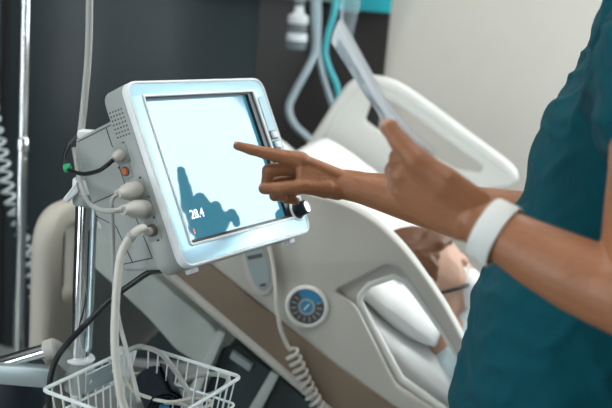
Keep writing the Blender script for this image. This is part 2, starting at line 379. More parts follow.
# ---- cables plugged into the monitor's side
def plug(bm, p0, p1, r0, r1):
    d = (p1 - p0); L = d.length
    lathe(bm, [(r0 * .8, 0), (r0, L * .06), (r0 * 1.02, L * .42), (r0 * .9, L * .46), (r0 * .86, L * .62), (r1 * 1.25, L * .72), (r1 * 1.05, L * .98), (0, L)], axis(p0, d))
def cable(name, label, plug_pts, path, r, m, pm=M_plug, pr=(.009, .004)):
    t = thing(name, label, 'cable', plug_pts[0])
    b = bmesh.new(); plug(b, V(plug_pts[0]), V(plug_pts[1]), *pr); world_part('connector', b, pm, t)
    world_part('cord', tb(path, r, 10, 8), m, t); return t
def off(px, py, Y): return at(px, py, Y)
p0 = side(.046, -.047)
e0 = off(113, 160, 1.245)
c1 = cable('sensor_cable', 'black sensor cable with small cream plug in the topmost side port of the monitor', (p0, e0),
      [e0, off(106, 166, 1.24), off(98, 171, 1.25), off(84, 174, 1.27), off(72, 171, 1.29), off(67, 168, 1.30), off(64, 158, 1.31), off(70, 143, 1.33), off(75, 136, 1.36)], .0032, M_black, pr=(.0085, .0042))
gp = off(67, 168, 1.30); world_part('green_ring', lathe(bmesh.new(), [(.0055, 0), (.0062, .001), (.0062, .009), (.0055, .010)], axis(gp - V((.004, 0, .001)), V((1, 0, .25)))), M_green, c1)
p0 = side(-.010, -.037); e0 = off(117, 194, 1.205)
cable('ecg_cable', 'grey cable on the second large plug in the side of the monitor, bending straight down', (p0, e0),
      [e0, off(112, 200, 1.205), off(112, 214, 1.21), off(113, 245, 1.22), off(114, 280, 1.22), off(119, 320, 1.22), off(127, 352, 1.20), off(135, 385, 1.17), off(139, 402, 1.15)], .0031, M_cable, pr=(.0125, .006))
p0 = side(-.040, -.034); e0 = off(122, 210, 1.19)
cable('pressure_cable', 'grey cable looping from the thick lower monitor plug up to the pole top', (p0, e0),
      [e0, off(112, 211, 1.19), off(100, 210, 1.21), off(90, 204, 1.25), off(84, 194, 1.29), off(79, 178, 1.315), off(76, 160, 1.33), off(74, 148, 1.34)], .0036, M_cable, pr=(.013, .0065))
hb = thing('cuff_hose', 'thick cream air hose curving from the lowest monitor port down into the basket', 'hose', side(-.072, -.033))
world_part('hose', tb([side(-.072, -.033, .004), side(-.072, -.033, .016), off(142, 228, 1.205), off(131, 236, 1.19), off(121, 255, 1.18), off(117, 285, 1.17), off(115, 320, 1.16), off(115, 350, 1.15), off(119, 385, 1.14), off(123, 404, 1.14), off(130, 422, 1.14), off(145, 436, 1.15)], .0058, 14, 8), M_cablew, hb)
world_part('ferrule', lathe(bmesh.new(), [(.0066, 0), (.0072, .002), (.0072, .008), (.0066, .01)], axis(off(133, 234, 1.19), off(129, 239, 1.19) - off(133, 234, 1.19))), M_cable, hb)
pc = tag(obj('power_cord', tb([MM @ V((-.10, -.128, -.10)), off(150, 272, 1.33), off(133, 283, 1.34), off(110, 300, 1.35), off(88, 322, 1.35), off(68, 343, 1.33), off(57, 358, 1.31), off(51, 375, 1.30), off(49, 395, 1.30), off(49, 425, 1.30)], .0048, 12, 8), M_black),
         'black power cord hanging from under the monitor diagonally past the chrome pole', 'cable')
tag(obj('supply_tube', tb([off(89, -40, 1.42), off(89.5, 0, 1.42), off(88.5, 50, 1.42), off(85, 95, 1.41), off(81.5, 128, 1.40), off(80, 137, 1.39)], .0058, 12, 8), M_cable),
    'pale tube hanging from above down to the back corner of the monitor', 'tube')

# ================================================================== STAND
PY = 1.385; pb0 = at(82, 300, PY); PX = pb0.x
stand = thing('monitor_stand', 'polished chrome pole stand carrying the monitor, clamp and handle bar at its foot', 'stand', (PX, PY, 0))
zt = at(79, 190, PY).z
def zat(px, py, Y=PY): return at(px, py, Y).z
obj('pole', lathe(bmesh.new(), [(.0152, .10), (.0152, zt)], n=32), M_chrome, stand)
obj('cable_channel', tb([(.0165, -.006, zt - .01), (.0165, -.006, zat(92, 345)), (.014, -.010, zat(90, 350))], .0045, 10), M_steel, stand)
for k, (w, z) in enumerate(((.020, zt - .012), (.021, zt + .008))):
    obj('collar', lathe(bmesh.new(), [(w * .92, -.011), (w, -.008), (w, .008), (w * .92, .011)], Matrix.Translation((0, 0, z)), 32), M_rim if k else M_case, stand)
tp = zat(76, 136)
obj('mast', plate(roundpoly([(-.012, zt + .01), (.014, zt + .01), (.006, tp - .02), (.004, tp), (-.014, tp), (-.016, tp - .03)], .004), [], .018, .003, Matrix.Rotation(R(90), 4, 'X') @ Matrix.Translation((0, 0, .004))), M_case, stand)
obj('mast_cap', bx((0.004, 0, tp + .004), (.036, .026, .014), .004), M_rim, stand)
obj('lever', plate(roundpoly([(-.006, zt + .022), (-.030, zt - .012), (-.024, zt - .018), (-.004, zt + .002)], .003), [], .012, .003, Matrix.Rotation(R(90), 4, 'X') @ Matrix.Translation((0, 0, .020))), M_rim, stand)
mb = MM @ V((-.02, -.03, -.144)); arm = bmesh.new()
limb(arm, [V((PX, PY, zt - .012)), V((mb.x - .02, mb.y, zt - .004)), mb], [.014, .014, .014]); world_part('mount_arm', blend(arm, .004, 3), M_case, stand)
zc = zat(80, 362)
obj('clamp', lathe(bmesh.new(), [(.020, -.05), (.024, -.046), (.024, -.006), (.020, 0), (.020, .002)], Matrix.Translation((0, 0, zc)), 32), M_case, stand)
obj('clamp_ring', lathe(bmesh.new(), [(.0165, 0), (.0225, 0), (.0245, .003), (.0225, .006), (.0165, .006)], Matrix.Translation((0, 0, zc + .003)), 32), M_rim, stand)
h0 = at(-70, 384, PY - .03); h1 = at(47, 350, PY - .01)
hd = (h1 - h0).normalized()
world_part('handle_bar', tb([h0, h1], .0115, 24), M_chrome, stand)
world_part('handle_socket', lathe(bmesh.new(), [(.0125, 0), (.0165, .002), (.0165, .018), (.013, .022)], axis(h1 - hd * .004, hd)), M_plug, stand)
sk = bmesh.new(); limb(sk, [h1 + hd * .012, V((PX - .004, PY, zc - .018))], [.0145, .016]); world_part('handle_joint', blend(sk, .003, 3), M_case, stand)
s0 = at(-60, 364, PY - .045); s1 = at(54, 368, PY - .045)
world_part('shelf', bx(((s0.x + s1.x) / 2, PY - .030, (s0.z + s1.z) / 2 - .017), (s1.x - s0.x, .022, .033), .003), M_steel, stand)
world_part('shelf_motor', lathe(bmesh.new(), [(.045, 0), (.05, .01), (.05, .07), (.045, .08)], Matrix.Translation((at(8, 400, PY).x, PY + .04, s1.z - .115))), M_navy, stand)
obj('foot_column', lathe(bmesh.new(), [(.03, .09), (.03, .16), (.018, .19)], None, 24), M_steel, stand)
for k in range(5):
    a = k * 2 * math.pi / 5 + .3
    lg = obj('leg', bx((.15, 0, .105), (.30, .045, .03), .008, Matrix.Rotation(a, 4, 'Z')), M_case, stand)
    obj('caster', lathe(bmesh.new(), [(.03, -.014), (.042, -.010), (.042, .010), (.03, .014)], Matrix.Rotation(a, 4, 'Z') @ Matrix.Translation((.28, 0, .045)) @ Matrix.Rotation(R(90), 4, 'X')), M_black, lg)

# ================================================================== BASKET
ZB = .765
bL, bB, bR = atz(42, 390, ZB), atz(139, 345, ZB), atz(241, 377, ZB)
e1, e2 = (bL - bB), (bR - bB)
bk = thing('wire_basket', 'white coated wire basket hung on the chrome pole below the monitor', 'basket', bB)
bF = bL + e2
rimc = [bL, bB, bR, bF]
def rounded3(P, f=.10, n=5):
    o = []
    for i in range(4):
        a, b, c = P[i - 1], P[i], P[(i + 1) % 4]; l = .012
        p = b + (a - b).normalized() * l; q = b + (c - b).normalized() * l
        for k in range(n + 1):
            t = k / n; o.append((1 - t) ** 2 * p + 2 * t * (1 - t) * b + t * t * q)
    return o
cen = (bL + bR) / 2
def shrink(P, f, dz): return [cen + (p - cen) * f + V((0, 0, dz)) for p in P]
world_part('rim', tb(rounded3(rimc), .0030, 10, closed=True), M_wire, bk)
world_part('lower_rim', tb(rounded3(shrink(rimc, .97, -.045)), .0020, 8, closed=True), M_wire, bk)
world_part('bottom_frame', tb(rounded3(shrink(rimc, .86, -.115)), .0024, 8, closed=True), M_wire, bk)
lo = shrink(rimc, .86, -.115)
for i in range(4):
    A, B = rimc[i], rimc[(i + 1) % 4]; a, b = lo[i], lo[(i + 1) % 4]; n = int((B - A).length / .0185); wbm = bmesh.new()
    for k in range(1, n):
        t = k / n; tube(wbm, [A.lerp(B, t), a.lerp(b, t)], .00135, 6)
    world_part('side_wires', wbm, M_wire, bk)
fb = bmesh.new()
for k in range(1, 11):
    t = k / 11; tube(fb, [lo[0].lerp(lo[1], t), lo[3].lerp(lo[2], t)], .0013, 6); tube(fb, [lo[1].lerp(lo[2], t), lo[0].lerp(lo[3], t)], .0013, 6)
world_part('floor_wires', fb, M_wire, bk)
ed = (bB - bL).normalized(); nrm = e2.normalized()
mpc = atz(104, 372, ZB) ; mpc = bL.lerp(bB, .56) + V((0, 0, -.020)) + nrm * .004
Mp = Matrix(((ed.x, 0, nrm.x, mpc.x), (ed.y, 0, nrm.y, mpc.y), (0, 1, 0, mpc.z), (0, 0, 0, 1)))
world_part('mounting_plate', plate(rrect(-.036, .036, -.017, .015, .002), [[(.026 + .003 * math.cos(a * .63), .003 * math.sin(a * .63)) for a in range(10)], [(-.026 + .003 * math.cos(a * .63), .003 * math.sin(a * .63)) for a in range(10)]], .003, .0008, Mp), M_steel, bk)
def b_box(): return bx((0, 0, 0), (.030, .012, .060), .003, Matrix.Translation(atz(123, 366, ZB - .03)) @ Matrix.Rotation(R(25), 4, 'Z') @ Matrix.Rotation(R(-20), 4, 'X') @ Matrix.Rotation(R(18), 4, 'Y'))
# things in the basket
def inb(px, py, z): return atz(px, py, z)
tag(obj('coiled_hose', tb([inb(124, 352, ZB + .012), inb(140, 347, ZB + .015), inb(160, 353, ZB + .010), inb(176, 372, ZB - .02), inb(190, 392, ZB - .05), inb(205, 396, ZB - .06),
      inb(224, 388, ZB - .04), inb(228, 378, ZB - .03), inb(215, 374, ZB - .03), inb(195, 376, ZB - .035), inb(180, 383, ZB - .045), inb(165, 396, ZB - .06)], .0042, 10, 8), M_cable),
    'thick grey hose looped over itself in the wire basket', 'hose')
tag(obj('coiled_lead', tb([inb(124, 376, ZB - .03), inb(132, 390, ZB - .05), inb(150, 398, ZB - .06), inb(172, 402, ZB - .06), inb(195, 398, ZB - .06), inb(212, 402, ZB - .06), inb(200, 408, ZB - .07), inb(180, 400, ZB - .075), inb(170, 388, ZB - .07)], .003, 10, 8), M_cablew),
    'thin cream lead coiled at the bottom of the wire basket', 'cable')
tag(obj('dressing_pack', b_box(), M_sheet), 'small white dressing pack standing in the basket beside the hanging cream hose', 'pack')
cf = thing('pressure_cuff', 'dark navy rolled blood pressure cuff lying in the wire basket', 'cuff', inb(160, 392, ZB - .07))
q = inb(158, 392, ZB - .066)
sp = []; 
for k in range(64):
    a = k * .32; r = .012 + .00032 * k; sp.append(V((math.cos(a) * r, 0, math.sin(a) * r)))
cb = bmesh.new(); prev = None
Mc = Matrix.Translation(q) @ Matrix.Rotation(R(28), 4, 'Z') @ Matrix.Rotation(R(18), 4, 'X')
hs = .033
rows = [[cb.verts.new(Mc @ (p + V((0, s, 0)) + p.normalized() * d)) for p in sp] for s, d in ((-hs, -.0013), (-hs, .0013), (hs, .0013), (hs, -.0013))]
for i in range(63):
    for j in range(4): cb.faces.new((rows[j][i], rows[j][i + 1], rows[(j + 1) % 4][i + 1], rows[(j + 1) % 4][i]))
world_part('wrap', cb, M_navy, cf)
world_part('core', lathe(bmesh.new(), [(.010, -.03), (.0115, -.028), (.0115, .028), (.010, .03)], Mc @ Matrix.Rotation(R(90), 4, 'X')), M_black, cf)
world_part('blue_tab', bx((0, -.036, .0), (.016, .006, .010), .002, Mc), M_blue, cf)
world_part('tail_tube', tb([Mc @ V((.0, -.034, .008)), Mc @ V((.02, -.055, .02)), Mc @ V((.04, -.06, .0)), Mc @ V((.045, -.05, -.018))], .003, 10, 8), M_cable, cf)

# ================================================================== DRIP POLE and left coil
Yp = 2.2; pp = at(22, 175, Yp)
dp = thing('drip_pole', 'tall thin chrome drip pole by the dark wall at far left', 'pole', (pp.x, Yp, 0))
obj('pole', lathe(bmesh.new(), [(.0135, .05), (.0135, .95)], n=24), M_chrome, dp)
obj('upper_pole', lathe(bmesh.new(), [(.0115, .94), (.0115, 1.95)], n=24), M_chrome, dp)
obj('joint_collar', lathe(bmesh.new(), [(.016, .925), (.0165, .93), (.0165, .955), (.013, .96)], n=24), M_chrome, dp)
for s in (-1, 1): obj('hook', tb([(0, 0, 1.94), (s * .04, 0, 1.96), (s * .08, 0, 1.95), (s * .085, 0, 1.975)], .004, 8, 6), M_chrome, dp)
for k in range(4):
    a = k * math.pi / 2 + .5
    obj('leg', tb([(0, 0, .08), (.12 * math.cos(a), .12 * math.sin(a), .06), (.22 * math.cos(a), .22 * math.sin(a), .025)], .011, 10, 5), M_chrome, dp)
Yc = 2.5
cc = tag(obj('spiral_cable', helix([at(-14, 60, Yc), at(-8, 110, Yc), at(2, 155, Yc), at(9, 195, Yc), at(20, 228, Yc), at(30, 265, Yc), at(36, 295, Yc), at(42, 330, Yc)],   .0165, 25, .0042), M_coilw),
         'pale coiled cord hanging against the dark wall behind the thin chrome pole', 'cable')

# ================================================================== HOSPITAL BED
PSI = R(10); hx = V((math.cos(PSI), -math.sin(PSI), 0)); wx = V((math.sin(PSI), math.cos(PSI), 0)); N0 = V((0, 1.75, 0))
def B(u, v, z): return N0 + hx * u + wx * v + V((0, 0, z))
def bed_uz(px, py, v):
    d = ray(px, py); P0 = B(0, v, 0); t = (P0 - EYE).dot(wx) / d.dot(wx); P = EYE + d * t; return V(((P - N0).dot(hx), P.z))
def MB(v): # xy = (u, z), local z = -w (towards the camera)
    o = B(0, v, 0); return Matrix(((hx.x, 0, -wx.x, o.x), (hx.y, 0, -wx.y, o.y), (0, 1, 0, o.z), (0, 0, 0, 1)))
bed = thing('hospital_bed', 'adjustable hospital bed with raised backrest and warm grey moulded side rails', 'bed', B(.4, .45, 0))
VR = .0
def poly(pts, v, rad=.01, n=5): return roundpoly([bed_uz(x, y, v) for x, y in pts], rad, n)
o_px = [(104, 214), (118, 180), (160, 150), (205, 150), (285, 188), (330, 199), (356, 209), (380, 225), (403, 248), (424, 275), (444, 305), (461, 336), (478, 372), (505, 430), (512, 480), (470, 500), (327, 405), (169, 271)]
rad = [.02] * 14 + [.05, .05, .004, .004]
h1p = [(334, 291), (349, 284), (385, 265), (398, 267), (411, 283), (440, 327), (468, 374), (492, 425), (478, 440), (440, 414), (396, 386), (355, 305)]
h2p = [(360, 295), (369, 285), (393, 275), (405, 279), (416, 291), (446, 333), (472, 376), (492, 425), (478, 436), (440, 410), (400, 380), (360, 304)]
rail = world_part('side_rail', plate(poly(o_px, VR - .02, rad), [poly(h1p, VR - .02, .014)], .020, .006, MB(VR - .012)), M_rail, bed)
world_part('inner_shell', plate(poly(o_px, VR, rad), [poly(h2p, VR, .012)], .014, .005, MB(VR + .005)), M_rail, rail)
rimpts = [bed_uz(x, y, VR) for x, y in [(112, 205), (122, 182), (160, 153), (205, 153), (285, 191), (330, 202), (355, 211.5), (378, 228), (400, 250), (421, 278), (441, 308), (458, 340), (475, 375), (500, 430)]]
M3 = MB(VR - .002)
world_part('rail_rim_highlight', tb([M3 @ V((p.x, p.y, 0)) for p in rimpts], .0165, 16, 6), M_railw, rail)  # lighter plastic puts the rounded top edge's highlight into the colour
hr = [bed_uz(x, y, VR) for x, y in [(359, 303), (360, 295), (369, 284), (393, 276), (405, 280), (416, 293), (446, 335), (472, 378), (490, 424), (477, 434), (440, 408), (400, 379), (371, 326)]]
world_part('grip_edge', tb([MB(VR + .004) @ V((p.x, p.y, 0)) for p in hr], .0085, 10, closed=True), M_railw, rail)
band_px = [(118, 192), (208, 262), (340, 368), (392, 405), (480, 470), (455, 490), (327, 403), (168, 269), (112, 222)]
world_part('lower_band', plate(poly(band_px, VR - .025, .006), [], .008, .002, MB(VR - .026)), M_brown, rail)
tr = [bed_uz(x, y, VR - .03) for x, y in [(100, 216), (160, 266), (240, 335), (327, 409), (400, 470)]]
world_part('edge_strip', tb([MB(VR - .026) @ V((p.x, p.y, 0)) for p in tr], .0105, 12), M_rail, rail)
# angle gauge
gc = bed_uz(306.5, 307, VR - .03); Mg = MB(VR - .0225) @ Matrix.Translation((gc.x, gc.y, 0))
gg = world_part('angle_gauge', lathe(bmesh.new(), [(.042, 0), (.0445, .002), (.0445, .006), (.041, .009), (.037, .009), (.036, .005), (0, .005)], Mg, 48), M_railw, bed)
def ring(r0, r1, a0, a1, z0, z1, n=32):
    b = bmesh.new(); L = []
    for k in range(n + 1):
        a = R(a0 + (a1 - a0) * k / n); L.append([b.verts.new((r * math.cos(a), r * math.sin(a), z)) for r, z in ((r0, z0), (r1, z0), (r1, z1), (r0, z1))])
    for p, q in zip(L, L[1:]):
        for j in range(4): b.faces.new((p[j], p[(j + 1) % 4], q[(j + 1) % 4], q[j]))
    if abs(a1 - a0) < 359: b.faces.new(L[0]); b.faces.new(L[-1][::-1])
    return b
def gp_(name, b, m, M=None):
    return world_part(name, b_transform(b, Mg), m, gg)
def b_transform(b, M): bmesh.ops.transform(b, matrix=M, verts=b.verts); return b
gp_('dark_dial', ring(.0165, .0355, 125, 385, .0045, .0065), M_gdark)
gp_('blue_sector', ring(.0165, .0355, 25, 125, .0045, .0065), M_blue)
gp_('grey_ring', ring(.0125, .0175, 0, 360, .0045, .0075), M_pend)
gp_('blue_hub', lathe(bmesh.new(), [(.0125, .004), (.0125, .0075), (0, .0078)], n=24), M_blue)
gp_('pointer', bx((0, 0, .0085), (.003, .016, .001), 0, Matrix.Rotation(R(-35), 4, 'Z')), M_railw)
tk = bmesh.new()
for a in range(0, 360, 24):
    if 30 < a < 122: continue
    box(tk, (.0265, 0, .0068), (.010, .0022, .0008), 0, Matrix.Rotation(R(a), 4, 'Z'))
gp_('scale_marks', tk, M_pend)
# backrest platform, base, struts
def prism(px, v0, v1, m, name, par, bev=.004, rad=.01):
    pl = [bed_uz(x, y, v0) for x, y in px]
    return world_part(name, plate(roundpoly(pl, rad, 4), [], v1 - v0, bev, MB((v0 + v1) / 2)), m, par)
prism([(92, 222), (108, 232), (150, 272), (208, 322), (232, 350), (330, 432), (300, 450), (205, 368), (176, 350), (148, 318), (88, 262)], .03, .80, M_deck, 'backrest_platform', bed)
prism([(222, 348), (238, 345), (340, 425), (360, 560), (180, 560), (190, 430)], .025, .7, M_base, 'base_housing', bed)
prism([(218, 330), (226, 334), (196, 400), (170, 470), (160, 466), (186, 396)], -.02, .015, M_deck, 'strut', bed, .003, .004)
prism([(271, 371), (279, 376), (256, 420), (235, 470), (226, 466), (247, 412)], -.02, .015, M_deck, 'strut', bed, .003, .004)
prism([(232, 352), (252, 366), (249, 372), (229, 358)], .005, .024, M_pend, 'base_label', bed, .002, .002)
# mattress and its cover in (u,z)
def surf(u): 
    z = .800 - .65 * u
    if u > .62: z = .800 - .65 * .62
    return z
prof = [(-.26, surf(-.26)), (-.1, surf(-.1)), (.2, surf(.2)), (.5, surf(.5)), (.6, surf(.6) + .004), (.72, surf(.62)), (1.35, surf(.62)), (1.35, surf(.62) - .12), (.66, surf(.62) - .12), (.55, surf(.55) - .13), (-.30, surf(-.30) - .10)]
world_part('mattress', plate(roundpoly(prof, .04, 5), [], .80, .03, MB(.45), 4), M_sheet, bed)
world_part('mattress_platform', plate(roundpoly([(.60, .34), (1.36, .34), (1.36, .30), (.60, .30)], .01, 3), [], .82, .004, MB(.45)), M_deck, bed)
# far side rail
VF = .93
fo = [(300, 190), (300, 160), (318, 134), (336, 106), (350, 86), (360, 79), (378, 77), (400, 84), (430, 105), (470, 135), (505, 160), (517, 170), (519, 179), (508, 186), (470, 190), (400, 205)]
fh = [(365, 120), (371, 103), (381, 96), (396, 102), (440, 134), (484, 166), (480, 173), (455, 169), (425, 152), (384, 134)]
fr = world_part('far_side_rail', plate(poly(fo, VF, .02), [poly(fh, VF, .012)], .036, .010, MB(VF), 4), M_railw, bed)
frr = [bed_uz(x, y, VF) for x, y in [(305, 158), (320, 137), (338, 109), (352, 89), (363, 83), (378, 82), (398, 88.5), (428, 109), (468, 139), (503, 165), (512, 175)]]
world_part('far_rail_rim', tb([MB(VF - .006) @ V((p.x, p.y, 0)) for p in frr], .020, 14, 6), M_railw, fr)
# headboard
ub = -.555
def hbM(du=0): o = B(ub + du, 0, 0); return Matrix(((wx.x, 0, hx.x, o.x), (wx.y, 0, hx.y, o.y), (0, 1, 0, 0), (0, 0, 0, 1)))
zt_ = bed_uz(75, 207, 0).y; ztop = at(72, 208, 1.87).z
hbo = [(-.03, .35), (.93, .35), (.93, ztop), (-.03, ztop)]
slot = rrect(.055, .13, ztop - .22, ztop - .06, .02)
hb_ = world_part('headboard', plate(roundpoly(hbo, [.02, .02, .10, .10], 8), [slot], .045, .018, hbM(), 4), M_hbframe, bed)
world_part('headboard_panel', plate(roundpoly([(.16, .38), (.86, .38), (.86, ztop - .05), (.16, ztop - .05)], .05, 6), [], .06, .008, hbM()), M_hbpanel, hb_)
prism_ = bmesh.new(); box(prism_, (-.1, .45, .30), (.9, .10, .06), .01, Matrix.Translation(B(0, 0, 0)) @ Matrix.Rotation(-PSI, 4, 'Z')); box(prism_, (.4, .45, .14), (1.9, .5, .08), .01, Matrix.Translation(B(0, 0, 0)) @ Matrix.Rotation(-PSI, 4, 'Z'))
world_part('chassis', prism_, M_deck, bed)
world_part('lift_column', bx((.95, .45, .24), (.2, .3, .16), .01, Matrix.Translation(B(0, 0, 0)) @ Matrix.Rotation(-PSI, 4, 'Z')), M_base, bed)
for u in (-.48, 1.28):
    for v in (.20, .70):
        world_part('caster_wheel', lathe(bmesh.new(), [(.03, -.018), (.062, -.012), (.062, .012), (.03, .018)], Matrix.Translation(B(u, v, .062)) @ Matrix.Rotation(-PSI, 4, 'Z') @ Matrix.Rotation(R(90), 4, 'X')), M_black, bed)
world_part('footboard', plate(roundpoly([(.0, .30), (.9, .30), (.9, .75), (.0, .75)], .06, 6), [], .04, .015, Matrix.Translation(hx * (1.40 - ub)) @ hbM(), 4), M_hbframe, bed)

# pendant control and its cords
pd = thing('bed_remote', 'grey handheld bed control hooked on the side rail just below the monitor', 'remote control', B(*[bed_uz(258, 270, -.05).x, -.05, bed_uz(258, 270, -.05).y]))
def pp_(px, v): return roundpoly([bed_uz(x, y, v) for x, y in px], .009, 5)
pl = [(236, 238), (264, 238), (274, 268), (275, 285), (270, 295), (261, 296), (252, 289), (246, 272)]
world_part('body', plate(pp_(pl, -.045), [], .020, .006, MB(-.045), 4), M_rail, pd)
pl2 = [(240, 240), (261, 240), (269, 268), (270, 284), (266, 291), (261, 291), (255, 285), (249, 270)]
world_part('face', plate(pp_(pl2, -.056), [], .003, .001, MB(-.0555)), M_pend, pd)
world_part('display_label', plate(roundpoly([bed_uz(x, y, -.057) for x, y in [(247, 256), (262, 253), (263, 257), (248, 260)]], .001, 2), [], .001, .0003, MB(-.0575)), M_gdark, pd)
world_part('mark', plate(roundpoly([bed_uz(x, y, -.057) for x, y in [(260, 284), (266, 283), (266, 286), (260, 287)]], .001, 2), [], .001, .0003, MB(-.0575)), M_gdark, pd)
world_part('hook', bx((0, 0, 0), (.03, .02, .03), .004, Matrix.Translation(B(bed_uz(253, 250, -.03).x, -.028, bed_uz(253, 250, -.03).y))), M_pend, pd)
Yk = 1.70
world_part('cord', tb([at(268, 243, Yk), at(273, 265, Yk), at(275.5, 290, Yk - .01), at(277, 310, Yk - .01), at(281, 330, Yk - .01), at(287, 345, Yk - .01), at(291, 350, Yk - .01)], .0042, 10, 8), M_cablew, pd)
world_part('coiled_section', helix([at(291, 351, Yk - .01), at(298, 366, Yk - .01), at(307, 386, Yk - .01), at(318, 406, Yk - .01), at(334, 432, Yk - .01)], .0130, 12.5, .0034, 8, 14), M_cablew, pd)

# pillow (soft cushion shapes)
def cushion(name, label, c, ax, size, m, thing_=True):
    b = bmesh.new(); bmesh.ops.create_cube(b, size=2); bmesh.ops.subdivide_edges(b, edges=b.edges[:], cuts=22, use_grid_fill=True)
    for v in b.verts:
        x, y, z = v.co
        k = (1 - abs(x) ** 2.6) * (1 - abs(y) ** 2.6); k = max(k, 0) ** .42
        nx = x * (1 - .07 * y * y); ny = y * (1 - .07 * x * x)
        q = V((nx, ny, z * (.10 + .9 * k)))
        q.z += .07 * noise.noise(V((x * 1.6, y * 1.6, z)) + V(c) * 3) + .035 * noise.noise(V((x * 5, y * 5, z)))
        v.co = V((q.x * size[0], q.y * size[1], q.z * size[2]))
    bmesh.ops.transform(b, matrix=ax, verts=b.verts)
    return tag(obj(name, b, m, ang=80), label, 'pillow')
inc = math.atan(.65)
dx = hx * math.cos(inc) - V((0, 0, math.sin(inc))); nz = hx * math.sin(inc) + V((0, 0, math.cos(inc)))
def incM(u, v, h):
    o = B(u, v, surf(u)) + nz * h
    return Matrix(((dx.x, wx.x, nz.x, o.x), (dx.y, wx.y, nz.y, o.y), (dx.z, wx.z, nz.z, o.z), (0, 0, 0, 1)))
cushion('pillow', 'large white pillow at the top of the raised bed, behind the pointing arm', (1, 0, 0), incM(.0, .50, .072), (.20, .36, .050), M_sheet)
cushion('pillow', 'white pillow under the patient, seen through the opening of the near side rail', (2, 0, 0), incM(.165, .42, .035), (.13, .34, .05), M_sheet)

# ================================================================== HEAD BUILDER (shared by both people)
def head(M, s=1.):
    """face looks along +x of M, crown +z, centre of skull at origin"""
    b = bmesh.new()
    def T(p): return M @ (V(p) * s)
    Rm = M.to_3x3()
    hull(b, [(T((-.012, 0, .025)), (.092 * s, .074 * s, .085 * s), Rm), (T((.02, 0, .0)), (.070 * s, .066 * s, .075 * s), Rm)])
    hull(b, [(T((.030, 0, -.02)), (.055 * s, .056 * s, .05 * s), Rm), (T((.058, 0, -.095)), .020 * s), (T((.02, .038, -.07)), .018 * s), (T((.02, -.038, -.07)), .018 * s)])
    hull(b, [(T((.084, 0, .012)), .008 * s), (T((.104, 0, -.030)), .0085 * s), (T((.090, .012, -.034)), .007 * s), (T((.090, -.012, -.034)), .007 * s)])
    hull(b, [(T((.081, .028, .026)), .008 * s), (T((.081, -.028, .026)), .008 * s)])
    hull(b, [(T((.084, .015, -.058)), .006 * s), (T((.087, 0, -.056)), .007 * s), (T((.084, -.015, -.058)), .006 * s)])
    hull(b, [(T((.083, .012, -.068)), .0065 * s), (T((.085, 0, -.069)), .0075 * s), (T((.083, -.012, -.068)), .0065 * s)])
    for sg in (-1, 1): hull(b, [(T((-.008, sg * .073, .012)), (.016 * s, .006 * s, .022 * s), Rm), (T((-.004, sg * .070, -.022)), .008 * s)])
    hull(b, [(T((-.03, 0, -.04)), .052 * s), (T((-.045, 0, -.15)), .054 * s)])
    return b

# ================================================================== PATIENT
tilt = R(38)
hc = at(430, 279, 1.97)
fwd = (hx * math.cos(R(12)) + wx * .15 + V((0, 0, .35))).normalized()      # face direction: down the bed and up
crown = (V((0, 0, 1)) - hx * .42); crown = (crown - fwd * crown.dot(fwd)).normalized()
left = crown.cross(fwd)
HM = Matrix(((fwd.x, left.x, crown.x, hc.x), (fwd.y, left.y, crown.y, hc.y), (fwd.z, left.z, crown.z, hc.z), (0, 0, 0, 1)))
pt = thing('patient', 'brown-haired person lying propped on the hospital bed, seen between rail and nurse', 'person', hc - V((0, 0, .15)))
pbm = head(HM, 1.03)
hipu = .80
neck = HM @ V((-.045, 0, -.14))
chest = B((neck - N0).dot(hx) + .16, (neck - N0).dot(wx), 0); chest.z = surf((chest - N0).dot(hx)) + .11
hip = B(.86, .45, surf(.8) + .10); knee = B(1.15, .45, surf(.8) + .08)
hull(pbm, [(neck, .05), (chest + wx * .13, .075), (chest - wx * .13, .075)])
hull(pbm, [(chest + wx * .12, .09), (chest - wx * .12, .09), (hip + wx * .08, .095), (hip - wx * .08, .095)])
for sg in (-1, 1):
    limb(pbm, [hip + wx * sg * .09, knee + wx * sg * .09, B(1.30, .45 + sg * .1, surf(.8) + .06)], [.08, .055, .045])
    limb(pbm, [chest + wx * sg * .18, chest + wx * sg * .235 + hx * .22 - V((0, 0, .10)), hip + wx * sg * .18 + V((0, 0, .02))], [.05, .04, .03])
world_part('body', blend(pbm, .004, 3), M_skin2, pt)
def hairshape(M, s, back_long, vox=.004):
    b = bmesh.new(); T = lambda p: M @ (V(p) * s); Rm = M.to_3x3()
    hull(b, [(T((-.030, 0, .036)), (.088 * s, .080 * s, .086 * s), Rm), (T((-.050, 0, -.01)), (.062 * s, .079 * s, .065 * s), Rm)])
    hull(b, [(T((.008, .0, .078)), (.058 * s, .060 * s, .032 * s), Rm), (T((-.02, 0, .07)), (.07 * s, .07 * s, .04 * s), Rm)])
    if back_long: hull(b, [(T((-.06, 0, -.02)), (.045 * s, .070 * s, .05 * s), Rm), (T((-.058, 0, -.13)), (.040 * s, .062 * s, .04 * s), Rm)])
    Mi = M.inverted()
    def disp(co):
        q = Mi @ co; return .003 * noise.noise(V((q.x * 18, q.y * 60, q.z * 20))) + .0015 * noise.noise(V((q.x * 50, q.y * 130, q.z * 40)))
    return blend(b, vox, 2, .5, disp)
world_part('hair', hairshape(HM, 1.07, True, .003), M_hair, pt)
for sg in (-1, 1): world_part('eye', hull(bmesh.new(), [(HM @ V((.073, sg * .031, .008)), .0115)]), M_eye, pt)
# thin black strap running round the head to the face
stp = []
for k in range(25):
    a = R(-155 + k * 310 / 24); rx, ry = .1065, .0865
    stp.append(HM @ V((-.012 + rx * math.cos(a), ry * math.sin(a), -.012 - .010 * math.cos(a))))
world_part('strap', tb(stp, .0042, 8, 3), M_black, pt)
